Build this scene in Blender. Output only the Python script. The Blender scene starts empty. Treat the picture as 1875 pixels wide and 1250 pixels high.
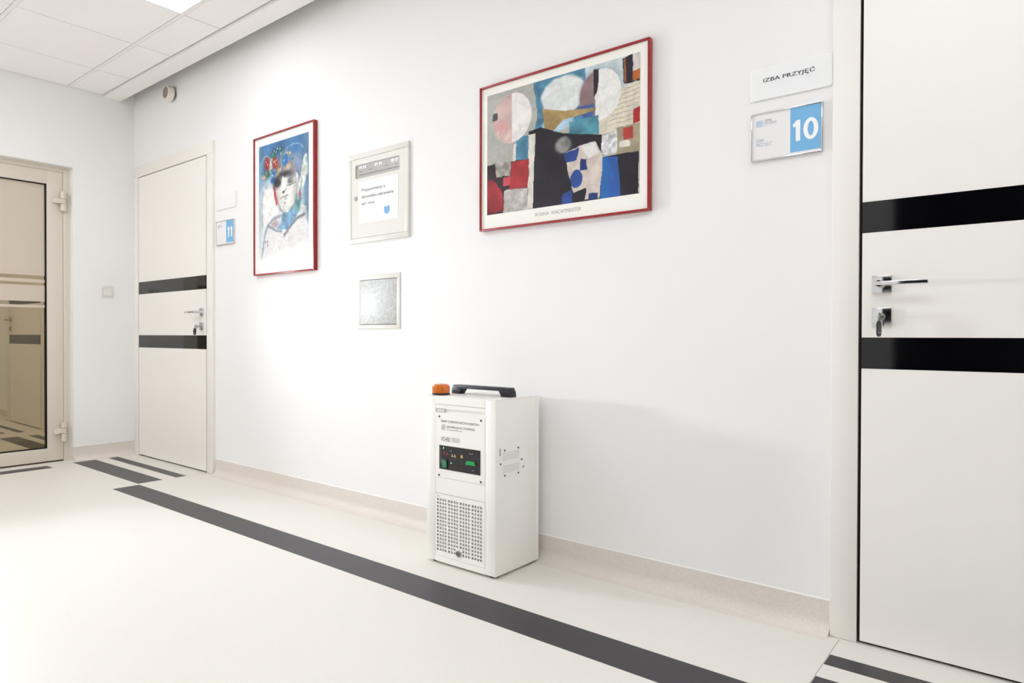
import bpy, bmesh, math, random
import numpy as np
from mathutils import Vector, Matrix

# ------------------------------------------------------------------ camera, light, exposure
scene = bpy.context.scene
col = scene.collection
random.seed(7)
rng = np.random.default_rng(7)

F_PX, CAM = 1222.54, Vector((5.3513, -2.1554, 0.8903))
YAW, PITCH, ROLL = 0.6732, -0.0087, 0.0024
fw = Vector((-math.sin(YAW) * math.cos(PITCH), math.cos(YAW) * math.cos(PITCH), math.sin(PITCH)))
rt0 = Vector((math.cos(YAW), math.sin(YAW), 0))
up0 = rt0.cross(fw)
rt = rt0 * math.cos(ROLL) + up0 * math.sin(ROLL)
up = up0 * math.cos(ROLL) - rt0 * math.sin(ROLL)
cd = bpy.data.cameras.new('camera')
cam = bpy.data.objects.new('camera', cd)
col.objects.link(cam)
cam.matrix_world = Matrix(((rt.x, up.x, -fw.x, CAM.x), (rt.y, up.y, -fw.y, CAM.y), (rt.z, up.z, -fw.z, CAM.z), (0, 0, 0, 1)))
cd.sensor_width = 36
cd.lens = F_PX * 36 / 1875
cd.clip_start = 0.05
scene.camera = cam

w = bpy.data.worlds.new('world')
scene.world = w
w.use_nodes = True
w.node_tree.nodes['Background'].inputs[0].default_value = (0.9, 0.93, 1, 1)
w.node_tree.nodes['Background'].inputs[1].default_value = 0.05

# the photographer's strobe on a stand, left of the camera's view: its long shadows fall to the right
ld = bpy.data.lights.new('strobe', 'AREA')
ld.shape = 'DISK'
ld.size = 0.25
ld.energy = 15.0
ld.spread = math.radians(78)
ld.color = (0.87, 0.93, 1.0)
strobe = bpy.data.objects.new('strobe', ld)
col.objects.link(strobe)
strobe.location = (0.22, -1.40, 1.08)
strobe.rotation_euler = (Vector((6.4, -0.68, 0.86)) - strobe.location).to_track_quat('-Z', 'Y').to_euler()

PANEL_STRENGTH = 7.2
vs = scene.view_settings
vs.view_transform = 'Standard'
vs.look = 'None'
vs.gamma = 1
vs.use_curve_mapping = False
vs.exposure = 0.02
scene.cycles.max_bounces = 14
scene.cycles.diffuse_bounces = 9
scene.cycles.transparent_max_bounces = 12

# ------------------------------------------------------------------ materials
def lin(c):
    if isinstance(c, str):
        c = tuple(int(c[i:i + 2], 16) / 255 for i in (0, 2, 4))
    return tuple(x / 12.92 if x <= .04045 else ((x + .055) / 1.055) ** 2.4 for x in c) + (1,)

def mat(name, c, rough=.5, spec=.5, metal=0, vary=0., scale=20., bump=0., bscale=None, coat=0., emit=None, estr=0., detail=3.):
    m = bpy.data.materials.new(name)
    m.use_nodes = True
    nt = m.node_tree
    b = nt.nodes['Principled BSDF']
    b.inputs['Base Color'].default_value = lin(c)
    b.inputs['Roughness'].default_value = rough
    b.inputs['Specular IOR Level'].default_value = spec
    b.inputs['Metallic'].default_value = metal
    b.inputs['Coat Weight'].default_value = coat
    b.inputs['Coat Roughness'].default_value = .04
    if emit:
        b.inputs['Emission Color'].default_value = lin(emit)
        b.inputs['Emission Strength'].default_value = estr
    tc = nt.nodes.new('ShaderNodeTexCoord')
    if vary:
        n = nt.nodes.new('ShaderNodeTexNoise')
        n.inputs['Scale'].default_value = scale
        n.inputs['Detail'].default_value = detail
        nt.links.new(tc.outputs['Object'], n.inputs['Vector'])
        mr = nt.nodes.new('ShaderNodeMapRange')
        mr.inputs['From Min'].default_value = .3
        mr.inputs['From Max'].default_value = .7
        mr.inputs['To Min'].default_value = 1 - vary
        mr.inputs['To Max'].default_value = 1 + vary
        nt.links.new(n.outputs['Fac'], mr.inputs['Value'])
        vm = nt.nodes.new('ShaderNodeVectorMath')
        vm.operation = 'SCALE'
        vm.inputs[0].default_value = lin(c)[:3]
        nt.links.new(mr.outputs['Result'], vm.inputs['Scale'])
        nt.links.new(vm.outputs['Vector'], b.inputs['Base Color'])
    if bump:
        n2 = nt.nodes.new('ShaderNodeTexNoise')
        n2.inputs['Scale'].default_value = bscale or scale
        n2.inputs['Detail'].default_value = 2
        nt.links.new(tc.outputs['Object'], n2.inputs['Vector'])
        bp = nt.nodes.new('ShaderNodeBump')
        bp.inputs['Strength'].default_value = bump
        bp.inputs['Distance'].default_value = .002
        nt.links.new(n2.outputs['Fac'], bp.inputs['Height'])
        nt.links.new(bp.outputs['Normal'], b.inputs['Normal'])
    return m

M = {}
M['wall'] = mat('white_wall_paint', 'f1f0ef', .6, .3, vary=.006, scale=3, bump=.05, bscale=160)
M['ceiling'] = mat('ceiling_paint', 'f2efec', .8, .2)
M['tile'] = mat('mineral_ceiling_tile', 'faf8f6', .9, .1, vary=.012, scale=60, bump=.15, bscale=220)
M['tbar'] = mat('white_grid_bar', 'f3f1ee', .5, .3)
M['groove'] = mat('grid_groove', '9d9792', .8, .1)
M['soffit'] = mat('soffit_paint', 'f8f6f3', .7, .2)
M['floor'] = mat('cream_vinyl_floor', 'e2ded6', .40, .35, vary=.012, scale=90, detail=5)
M['strip'] = mat('charcoal_vinyl_strip', '2f2b31', .36, .5, vary=.10, scale=140, detail=5)
M['base'] = mat('beige_speckled_vinyl', 'dfd8cf', .5, .3, vary=.06, scale=180, detail=6)
M['bead'] = mat('white_sealant', 'f4f1ec', .4, .3)
M['door'] = mat('white_laminate_door', 'f3efe9', .33, .4, vary=.006, scale=4)
M['frame'] = mat('door_frame_laminate', 'f0ece5', .4, .35)
M['gap'] = mat('dark_gasket', '43342f', .8, .1)
M['blackglass'] = mat('black_lacquered_glass', '07070a', .05, .5)
M['chrome'] = mat('polished_chrome', 'd8d9db', .12, .5, 1)
M['steel'] = mat('brushed_steel', 'bdbcb8', .35, .5, 1)
M['dsteel'] = mat('dark_steel', '6a6763', .4, .5, 1)
M['alu'] = mat('beige_powder_coat', 'dad2c6', .45, .35, vary=.01, scale=300)
M['film'] = mat('frosted_film', 'cfc3b1', .7, .2)
M['red'] = mat('red_lacquer_frame', '9c1c20', .25, .5, vary=.03, scale=30)
M['paper'] = mat('white_paper', 'f6f5f2', .7, .2)
M['mattgrey'] = mat('poster_margin_grey', 'eeedeb', .7, .2)
M['poster'] = mat('poster_margin_ivory', 'f6f4ec', .7, .2)
M['ink'] = mat('dark_ink', '2b2a2d', .6, .2)
M['inkgrey'] = mat('grey_ink', '8d8b88', .6, .2)
M['inkblue'] = mat('slate_blue_ink', '9aa6bd', .6, .2)
M['skyblue'] = mat('sky_blue_print', '7ab5e0', .5, .3)
M['logoblue'] = mat('pale_blue_print', 'bccbdd', .5, .3)
M['white'] = mat('white_print', 'f7f7f7', .5, .3)
M['signwhite'] = mat('sign_insert_white', 'eceae9', .4, .4)
M['cabinet'] = mat('cabinet_powder_coat', 'e0ded6', .35, .4)
M['galv'] = mat('galvanised_sheet', 'bcbcba', .55, .4, .4, vary=.16, scale=90, bump=.3, bscale=150)
M['displaygrey'] = mat('silver_display_film', 'aeaba7', .35, .4, .3)
M['body'] = mat('device_powder_coat', 'f4f2ec', .38, .4, bump=.05, bscale=600)
M['filter'] = mat('filter_fabric', 'dcd8cf', .9, .1, vary=.08, scale=300)
M['plasticblk'] = mat('black_plastic', '26242b', .42, .4)
M['panelblk'] = mat('black_control_foil', '141216', .3, .5)
M['rubber'] = mat('black_rubber', '18171a', .7, .2)
M['ledgreen'] = mat('green_led_lit', '9df7b8', .3, .4, emit='8effb0', estr=1.2)
M['ledoff'] = mat('grey_led', '6d7a72', .3, .4)
M['ledwhite'] = mat('white_led', 'e9ecef', .3, .4)
M['rocker'] = mat('green_rocker_plastic', '0f7a52', .2, .5, coat=.5)
M['greenlbl'] = mat('green_backlit_print', '1f9a4a', .35, .4)
M['iconred'] = mat('red_icon_print', 'a3323f', .5, .3)
M['iconamber'] = mat('amber_icon_print', 'e0c07c', .5, .3)
M['foilline'] = mat('purple_grey_print', '4d4454', .5, .3)
M['sensorface'] = mat('grey_sensor_face', '8d857f', .6, .2)
M['sensorbody'] = mat('off_white_plastic', 'e8e1d8', .45, .3)
M['switch'] = mat('white_switch_plastic', 'e9e6e2', .3, .4)
M['alcove'] = mat('dim_room_paint', '57534f', .8, .1)  # dark grey puts the dimness of the added room into its colour
M['acryl_edge'] = None

def glass_like(name, tint, refl=1.0):
    m = bpy.data.materials.new(name)
    m.use_nodes = True
    nt = m.node_tree
    nt.nodes.remove(nt.nodes['Principled BSDF'])
    out = nt.nodes['Material Output']
    tr = nt.nodes.new('ShaderNodeBsdfTransparent')
    tr.inputs[0].default_value = lin(tint)
    gl = nt.nodes.new('ShaderNodeBsdfGlossy')
    gl.inputs['Roughness'].default_value = .02
    # Schlick reflectance from the facing angle, the same on both sides of the pane
    fr = nt.nodes.new('ShaderNodeLayerWeight')
    fr.inputs['Blend'].default_value = .5
    pw = nt.nodes.new('ShaderNodeMath')
    pw.operation = 'POWER'
    pw.inputs[1].default_value = 5
    mu = nt.nodes.new('ShaderNodeMath')
    mu.operation = 'MULTIPLY_ADD'
    mu.inputs[1].default_value = .95 * refl
    mu.inputs[2].default_value = .035 * refl
    nt.links.new(fr.outputs['Facing'], pw.inputs[0])
    mx = nt.nodes.new('ShaderNodeMixShader')
    nt.links.new(pw.outputs[0], mu.inputs[0])
    nt.links.new(mu.outputs[0], mx.inputs[0])
    nt.links.new(tr.outputs[0], mx.inputs[1])
    nt.links.new(gl.outputs[0], mx.inputs[2])
    nt.links.new(mx.outputs[0], out.inputs[0])
    return m
M['glass'] = glass_like('bronze_tinted_glass', 'eae1cd')
M['clear'] = glass_like('clear_glazing', 'ffffff', .12)
M['acryl'] = glass_like('clear_acrylic', 'ffffff', .4)

# the nameplates: acrylic with a slightly milky back
nt = M['acryl'].node_tree
mx2 = nt.nodes.new('ShaderNodeMixShader')
df = nt.nodes.new('ShaderNodeBsdfDiffuse')
df.inputs[0].default_value = lin('ffffff')
mx2.inputs[0].default_value = .75
sh_ = nt.nodes['Material Output'].inputs[0].links[0].from_socket
nt.links.new(sh_, mx2.inputs[1])
nt.links.new(df.outputs[0], mx2.inputs[2])
nt.links.new(mx2.outputs[0], nt.nodes['Material Output'].inputs[0])

am = mat('amber_lens', 'd8720f', .15, .5, coat=.3)
b = am.node_tree.nodes['Principled BSDF']
b.inputs['Transmission Weight'].default_value = .35
b.inputs['Emission Color'].default_value = lin('ff8a10')
b.inputs['Emission Strength'].default_value = .10
M['amber'] = am

lm = bpy.data.materials.new('led_diffuser')
lm.use_nodes = True
nt = lm.node_tree
nt.nodes.remove(nt.nodes['Principled BSDF'])
em = nt.nodes.new('ShaderNodeEmission')
em.inputs[0].default_value = (.91, .943, 1, 1)
em.inputs[1].default_value = PANEL_STRENGTH
nt.links.new(em.outputs[0], nt.nodes['Material Output'].inputs[0])
M['led'] = lm

def attr_mat(name):
    m = bpy.data.materials.new(name)
    m.use_nodes = True
    nt = m.node_tree
    b = nt.nodes['Principled BSDF']
    a = nt.nodes.new('ShaderNodeAttribute')
    a.attribute_name = 'paint'
    nt.links.new(a.outputs['Color'], b.inputs['Base Color'])
    b.inputs['Roughness'].default_value = .6
    b.inputs['Specular IOR Level'].default_value = .25
    return m
M['paint'] = attr_mat('printed_painting')

# ------------------------------------------------------------------ mesh helpers
ORIGIN = {}

def link(o, parent=None):
    col.objects.link(o)
    if parent is not None:
        o.parent = parent
        ORIGIN[o.name] = ORIGIN[parent.name]
    return o

def tag(o, label=None, cat=None, group=None, kind=None):
    if label: o['label'] = label
    if cat: o['category'] = cat
    if group: o['group'] = group
    if kind: o['kind'] = kind
    return o

def thing(name, loc, label, cat, group=None, kind=None):
    o = bpy.data.objects.new(name, None)
    o.empty_display_size = .05
    o.location = loc
    col.objects.link(o)
    ORIGIN[o.name] = Vector(loc)
    return tag(o, label, cat, group, kind)

class MB:
    def __init__(s):
        s.bm = bmesh.new()
    def box(s, x0, x1, y0, y1, z0, z1, bev=0., seg=2, mi=0):
        vs_ = [s.bm.verts.new(p) for p in ((x0, y0, z0), (x1, y0, z0), (x1, y1, z0), (x0, y1, z0), (x0, y0, z1), (x1, y0, z1), (x1, y1, z1), (x0, y1, z1))]
        fs = [s.bm.faces.new([vs_[i] for i in q]) for q in ((0, 3, 2, 1), (4, 5, 6, 7), (0, 1, 5, 4), (1, 2, 6, 5), (2, 3, 7, 6), (3, 0, 4, 7))]
        for f in fs: f.material_index = mi
        if bev:
            es = list({e for f in fs for e in f.edges})
            bmesh.ops.bevel(s.bm, geom=es, offset=bev, segments=seg, affect='EDGES', profile=.5)
        return s
    def prism(s, pts, n, h):
        """polygon pts (3-D), extruded by vector n*h"""
        n = Vector(n) * h
        a = [s.bm.verts.new(p) for p in pts]
        c = [s.bm.verts.new(Vector(p) + n) for p in pts]
        s.bm.faces.new(a)
        s.bm.faces.new(c[::-1])
        k = len(a)
        for i in range(k):
            s.bm.faces.new((a[i], c[i], c[(i + 1) % k], a[(i + 1) % k]))
        return s
    def face(s, pts):
        s.bm.faces.new([s.bm.verts.new(p) for p in pts])
        return s
    def lathe(s, prof, c, axis, seg=24):
        """prof: (radius, height along axis)"""
        ax = Vector(axis).normalized()
        u = ax.orthogonal().normalized()
        v = ax.cross(u)
        c = Vector(c)
        rings = []
        for r, h in prof:
            if r <= 1e-6:
                rings.append([s.bm.verts.new(c + ax * h)])
            else:
                rings.append([s.bm.verts.new(c + ax * h + (u * math.cos(t) + v * math.sin(t)) * r) for t in (2 * math.pi * i / seg for i in range(seg))])
        for a, b_ in zip(rings, rings[1:]):
            for i in range(seg):
                j = (i + 1) % seg
                if len(a) == 1 and len(b_) == 1: continue
                if len(a) == 1: s.bm.faces.new((a[0], b_[i], b_[j]))
                elif len(b_) == 1: s.bm.faces.new((a[i], b_[0], a[j]))
                else: s.bm.faces.new((a[i], b_[i], b_[j], a[j]))
        return s
    def build(s, name, m, parent=None, smooth=False, kind=None, fix=True, label=None):
        if fix:
            bmesh.ops.recalc_face_normals(s.bm, faces=s.bm.faces)
        me = bpy.data.meshes.new(name)
        if parent is not None:
            off = ORIGIN[parent.name]
        else:
            vz = [v.co for v in s.bm.verts]
            off = Vector(((min(v.x for v in vz) + max(v.x for v in vz)) / 2, (min(v.y for v in vz) + max(v.y for v in vz)) / 2, min(v.z for v in vz)))
        bmesh.ops.translate(s.bm, verts=s.bm.verts, vec=-off)
        s.bm.to_mesh(me)
        s.bm.free()
        me.materials.append(M[m] if isinstance(m, str) else m)
        if smooth:
            me.polygons.foreach_set('use_smooth', [True] * len(me.polygons))
            me.update()
            try:
                me.set_sharp_from_angle(angle=math.radians(35))
            except Exception:
                pass
        o = bpy.data.objects.new(name, me)
        if parent is not None:
            link(o, parent)
        else:
            col.objects.link(o)
            o.location = off
            ORIGIN[o.name] = Vector(off)
        if kind: o['kind'] = kind
        if label: o['label'] = label
        return o

def bx(name, m, parent, *a, **k):
    lab = k.pop('label', None)
    return MB().box(*a, **k).build(name, m, parent, smooth=bool(k.get('bev')), label=lab)

# planes: map (u, v, n) -> world
class Plane:
    def __init__(s, o, U, V, N):
        s.o, s.U, s.V, s.N = Vector(o), Vector(U), Vector(V), Vector(N)
    def __call__(s, u, v, n=0.):
        return s.o + s.U * u + s.V * v + s.N * n
REAR = lambda y: Plane((0, y, 0), (1, 0, 0), (0, 0, 1), (0, -1, 0))
SIDE = lambda x: Plane((x, 0, 0), (0, 1, 0), (0, 0, 1), (1, 0, 0))

def rrect(u0, u1, v0, v1, r, seg=5):
    pts = []
    for cu, cv, a0 in ((u1 - r, v1 - r, 0), (u0 + r, v1 - r, 90), (u0 + r, v0 + r, 180), (u1 - r, v0 + r, 270)):
        for i in range(seg + 1):
            a = math.radians(a0 + 90 * i / seg)
            pts.append((cu + r * math.cos(a), cv + r * math.sin(a)))
    return pts

def plate(name, m, parent, pl, pts, n0, n1, label=None):
    return MB().prism([pl(u, v, n0) for u, v in pts], pl.N, n1 - n0).build(name, m, parent, label=label)

def prect(u0, u1, v0, v1): return [(u0, v0), (u1, v0), (u1, v1), (u0, v1)]

def text(name, s, m, parent, pl, u0, v0, n, cap, width=None, bold=0., label=None, vertical=False):
    """flat lettering on a plane: left end u0, baseline v0, capital height cap, fitted to width"""
    def raw(t):
        cu = bpy.data.curves.new('text', 'FONT')
        cu.body = t
        cu.offset = bold
        cu.resolution_u = 3
        o = bpy.data.objects.new('text', cu)
        col.objects.link(o)
        bpy.context.view_layer.update()
        me = bpy.data.meshes.new_from_object(o.evaluated_get(bpy.context.evaluated_depsgraph_get()))
        bpy.data.objects.remove(o)
        bpy.data.curves.remove(cu)
        return me
    h = raw('H')
    ch = max(v.co.y for v in h.vertices)
    me = raw(s)
    xs = [v.co.x for v in me.vertices]
    sy = cap / ch
    sx = width / (max(xs) - min(xs)) if width else sy
    x0 = min(xs)
    off = ORIGIN[parent.name]
    for v in me.vertices:
        a, b_ = (v.co.x - x0) * sx, v.co.y * sy
        if vertical: a, b_ = -b_, a
        v.co = pl(u0 + a, v0 + b_, n) - off
    me.name = name
    me.materials.clear()
    me.materials.append(M[m])
    o = bpy.data.objects.new(name, me)
    link(o, parent)
    if label: o['label'] = label
    return o

def lattice(name, m, parent, pl, u0, u1, v0, v1, ucols, vrows, n0, n1, skip=()):
    """a plate with rectangular through holes"""
    us = sorted({u0, u1, *[c for p in ucols for c in p]})
    vv = sorted({v0, v1, *[c for p in vrows for c in p]})
    ui = {round(a, 6): i for i, (a, _) in enumerate(ucols)}
    vi = {round(a, 6): i for i, (a, _) in enumerate(vrows)}
    mb = MB()
    cache = {}
    def V(u, v, n):
        k = (round(u, 6), round(v, 6), n)
        if k not in cache: cache[k] = mb.bm.verts.new(pl(u, v, n))
        return cache[k]
    def hole(i, j):
        if not (0 <= i < len(us) - 1 and 0 <= j < len(vv) - 1): return True
        a, b_ = ui.get(round(us[i], 6)), vi.get(round(vv[j], 6))
        return a is not None and b_ is not None and (a, b_) not in skip
    for i in range(len(us) - 1):
        for j in range(len(vv) - 1):
            if hole(i, j): continue
            a, b_, c, d = us[i], us[i + 1], vv[j], vv[j + 1]
            mb.bm.faces.new((V(a, c, n1), V(b_, c, n1), V(b_, d, n1), V(a, d, n1)))
            if hole(i - 1, j): mb.bm.faces.new((V(a, c, n0), V(a, c, n1), V(a, d, n1), V(a, d, n0)))
            if hole(i + 1, j): mb.bm.faces.new((V(b_, c, n1), V(b_, c, n0), V(b_, d, n0), V(b_, d, n1)))
            if hole(i, j - 1): mb.bm.faces.new((V(a, c, n0), V(b_, c, n0), V(b_, c, n1), V(a, c, n1)))
            if hole(i, j + 1): mb.bm.faces.new((V(a, d, n1), V(b_, d, n1), V(b_, d, n0), V(a, d, n0)))
    return mb.build(name, m, parent)

def screw(parent, pl, u, v, n, r=.0042):
    c = pl(u, v, n)
    o = MB().lathe([(r, 0), (r, .001), (r * .75, .0022), (0, .0026)], c, pl.N, 12).build('screw', 'dsteel', parent, smooth=True)
    s_ = MB().prism([pl(u + a * r * .6, v + b_ * r * .15, n + .0026) for a, b_ in ((-1, -1), (1, -1), (1, 1), (-1, 1))], pl.N, .0002)
    s_.build('slot', 'rubber', o)
    return o

# ------------------------------------------------------------------ the setting
H = 2.6256                      # suspended ceiling
XE, XW, YN = 8.6, -6.5, -2.95   # far right, far end of the corridor behind the glass, near side
STRUCT = dict(kind='structure')
fl = tag(MB().box(XW, XE, -6.2, .15, -.1, 0).build('floor', 'floor'), 'cream vinyl corridor floor with inlaid charcoal strips', 'floor', **STRUCT)
wr = tag(MB().box(XW, XE, 0, .15, 0, 2.95).build('wall_rear', 'wall'), 'long white wall with the two red framed pictures', 'wall', **STRUCT)

# end wall with the opening of the glass door
OY0, OY1, OZ = -1.50, -.4032, 2.066
e = MB()
e.box(-.16, 0, OY1, 0, 0, 2.95)
e.box(-.16, 0, YN, OY0, 0, 2.95)
e.box(-.16, 0, OY0, OY1, OZ, 2.95)
tag(e.build('wall_left', 'wall'), 'white end wall around the glazed beige door', 'wall', **STRUCT)
tag(MB().box(XE, XE + .15, -6.2, .15, 0, 2.95).build('wall_right', 'wall'), 'white wall closing the far right of the corridor', 'wall', **STRUCT)
e = MB()  # unseen wall, with an opening added toward the dark room
e.box(XW, 4.55, YN - .15, YN, 0, 2.95)
e.box(7.3, XE, YN - .15, YN, 0, 2.95)
e.box(4.55, 7.3, YN - .15, YN, 2.3, 2.95)
tag(e.build('wall_front', 'wall'), 'white wall behind the camera with a wide opening', 'wall', **STRUCT)
e = MB()  # added dark room, so the black door bands reflect something dark
e.box(4.40, 4.55, -6.2, YN - .15, 0, 2.95)
e.box(7.3, 7.45, -6.2, YN - .15, 0, 2.95)
e.box(4.40, 7.45, -6.35, -6.2, 0, 2.95)
e.box(4.40, 7.45, -6.2, YN - .15, 2.4, 2.5)
tag(e.build('wall_alcove', 'alcove'), 'unlit grey waiting room behind the camera', 'wall', **STRUCT)
tag(MB().box(XW - .15, XW, YN, .15, 0, 2.95).build('wall_far', 'wall'), 'white wall at the far end of the corridor behind the glass', 'wall', **STRUCT)

# ceiling: slab above, grid bars and tiles below
ce = tag(MB().box(XW, XE, YN, .15, 2.95, 3.05).build('ceiling', 'ceiling'), 'suspended ceiling of square white tiles in a grid', 'ceiling', **STRUCT)
XL = [0.0] + [round(.482 + .6 * k, 4) for k in range(14)]
YL = [-.2053, -.4291, -1.0317, -1.6343, -2.2369, -2.8395, YN]
LIGHTS = [(3, 1), (9, 1), (13, 1), (1, 3), (2, 3), (3, 3), (1, 4), (7, 3), (8, 3), (10, 3), (12, 3)]        # (column, row) of the luminaires; the first is seen, the rest added for light
cell_mesh = {}
def tile(x0, x1, y0, y1, parent, z=H):
    k = (round(x1 - x0, 3), round(y1 - y0, 3))
    gx, gy = .0055, .0125
    if k not in cell_mesh:
        a, b_ = k
        bm = bmesh.new()
        def ring(i, zz): return [bm.verts.new(p) for p in ((gx + i, gy + i, zz), (a - gx - i, gy + i, zz), (a - gx - i, b_ - gy - i, zz), (gx + i, b_ - gy - i, zz))]
        r0, r1, r2 = ring(0, .016), ring(0, .002), ring(.002, 0)
        for p, q in ((r0, r1), (r1, r2)):
            for i in range(4): bm.faces.new((p[i], q[i], q[(i + 1) % 4], p[(i + 1) % 4]))
        bm.faces.new(r2[::-1]); bm.faces.new(r0)
        bmesh.ops.recalc_face_normals(bm, faces=bm.faces)
        me = bpy.data.meshes.new('tile')
        bm.to_mesh(me); bm.free()
        me.materials.append(M['tile'])
        cell_mesh[k] = me
    o = bpy.data.objects.new('tile', cell_mesh[k])
    link(o, parent)
    o.location = Vector((x0, y0, z)) - ORIGIN[parent.name]
light_xy = []
for i in range(len(XL) - 1):
    for j in range(len(YL) - 1):
        if (i, j) in LIGHTS:
            light_xy.append((XL[i], XL[i + 1], YL[j + 1], YL[j]))
        else:
            tile(XL[i], XL[i + 1], YL[j + 1], YL[j], ce)
for y in YL[1:-1]:
    MB().box(0, XL[-1], y - .0095, y + .0095, H - .0005, H + .014).build('grid_bar', 'tbar', ce)
for x in XL[1:-1]:
    MB().box(x - .0028, x + .0028, YN, YL[0], H + .006, H + .014).build('grid_bar', 'tbar', ce)
MB().box(0, XE, YN, YL[0], H + .0165, H + .03).build('grid_backing', 'groove', ce)
# corridor behind the glass
XB = [-.16 - .6 * k for k in range(11)]
for i in range(10):
    for j in range(len(YL) - 1):
        if (i, j) in ((1, 3), (2, 1), (4, 3), (6, 1)):  # ceiling panels added to light the far corridor
            light_xy.append((XB[i + 1], XB[i], YL[j + 1], YL[j]))
        else:
            tile(XB[i + 1], XB[i], YL[j + 1], YL[j], ce)
MB().box(XW, -.16, YN, YL[0], H + .0165, H + .03).build('grid_backing', 'groove', ce)
e = MB()
e.box(0, XE, -.2053, -.0924, 2.613, 2.640)
e.box(0, XE, -.2053, -.190, 2.640, 2.95)
tag(e.build('trim_1', 'soffit'), 'white plasterboard ceiling strip along the picture wall', 'ceiling trim', **STRUCT)
tag(MB().box(XW, -.16, -.2053, 0, 2.613, 2.66).build('trim_2', 'soffit'), 'white ceiling strip in the corridor behind the glass door', 'ceiling trim', **STRUCT)

names_ = []
for k, (x0, x1, y0, y1) in enumerate(light_xy):
    if abs(x0 - XL[3]) < .01 and y1 > -.5: names_.append('bright square LED panel in the tiled ceiling, the one in view')
    elif x1 < 0: names_.append('LED ceiling panel in the corridor behind the glass door')
    elif y1 > -.5: names_.append('LED ceiling panel in the row beside the picture wall, out of view')
    else: names_.append('LED ceiling panel in the row above the camera, out of view')
for k, (x0, x1, y0, y1) in enumerate(light_xy):
    t = thing('ceiling_light', ((x0 + x1) / 2, (y0 + y1) / 2, H), names_[k], 'ceiling light', 'recessed LED ceiling panels')
    f = MB()
    fw_ = .018
    f.box(x0 + .004, x1 - .004, y0 + .004, y0 + fw_, H - .003, H + .016)
    f.box(x0 + .004, x1 - .004, y1 - fw_, y1 - .004, H - .003, H + .016)
    f.box(x0 + .004, x0 + fw_, y0 + fw_, y1 - fw_, H - .003, H + .016)
    f.box(x1 - fw_, x1 - .004, y0 + fw_, y1 - fw_, H - .003, H + .016)
    f.build('frame', 'tbar', t)
    MB().box(x0 + fw_, x1 - fw_, y0 + fw_, y1 - fw_, H + .001, H + .014).build('diffuser', 'led', t)

# floor inlays
def strip(x0, x1, y0, y1): MB().box(x0, x1, y0, y1, -.002, .0006).build('inlay_strip', 'strip', fl)
strip(1.155, 4.86, -.5849, -.4409)
strip(.0715, 1.1193, -.4329, -.2908)
strip(.0707, 1.1198, -.2077, -.1433)
strip(.0659, .1763, -1.9, -.5846)
strip(4.8883, 5.97, -.2121, -.1431)
strip(4.8883, 5.97, -.437, -.2945)
strip(6.0, 8.5, -.5849, -.4409)
strip(-1.635, -.25, -.4336, -.294)
strip(-1.635, -.25, -.217, -.150)
strip(-2.98, -1.93, -.219, -.163)
strip(-2.98, -1.95, -.4336, -.304)
strip(-5.5, -3.02, -.5849, -.4409)
bx('floor_seam', 'inkgrey', fl, 4.8855, 4.8867, -2.2, -.03, -.002, .0003)
bx('floor_seam', 'base', fl, 1.137, 1.1378, -2.2, -.05, -.002, .0003)

# coved vinyl baseboards
def cove(name, p0, d, n, L, label, h=.098, r=.042):
    """profile swept from p0 along d (length L); n points into the room"""
    p0, d, n = Vector(p0), Vector(d), Vector(n)
    t = .003
    outer = [(0., h), (t, h - .001)]
    outer += [(t + r - r * math.cos(a), r - r * math.sin(a) + .0008) for a in [math.radians(90 * i / 8) for i in range(9)]]
    outer += [(t + r + .012, .0004), (t + r + .012, 0), (0, 0)]
    pts = [p0 + n * a + Vector((0, 0, 1)) * b_ for a, b_ in outer]
    o = MB().prism(pts, d, L).build(name, 'base', smooth=True)
    tag(o, label, 'baseboard', **STRUCT)
    MB().prism([p0 + n * a + Vector((0, 0, b_)) for a, b_ in ((0, h + .0035), (.002, h + .0025), (.0036, h), (0, h - .001))], d, L).build('sealant_bead', 'bead', o)
cove('baseboard_rear', (1.215, 0, 0), (1, 0, 0), (0, -1, 0), 4.8555 - 1.215, 'beige coved vinyl skirting under the pictures')
cove('baseboard_left', (0, -.4032, 0), (0, 1, 0), (1, 0, 0), .4032, 'short beige coved skirting between glass door and corner')
cove('baseboard_right', (6.03, 0, 0), (1, 0, 0), (0, -1, 0), 2.5, 'beige coved skirting right of door ten, out of view')
cove('baseboard_far', (-1.898, 0, 0), (1, 0, 0), (0, -1, 0), 1.898 - .16, 'beige skirting just behind the glass door')
cove('baseboard_far_end', (-6.4, 0, 0), (1, 0, 0), (0, -1, 0), 6.4 - 3.05, 'beige skirting at the far end behind the glass door')
bx('reveal_skirting', 'base', bpy.data.objects['baseboard_left'], -.058, 0, -.4062, -.4032, 0, .098)

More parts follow.
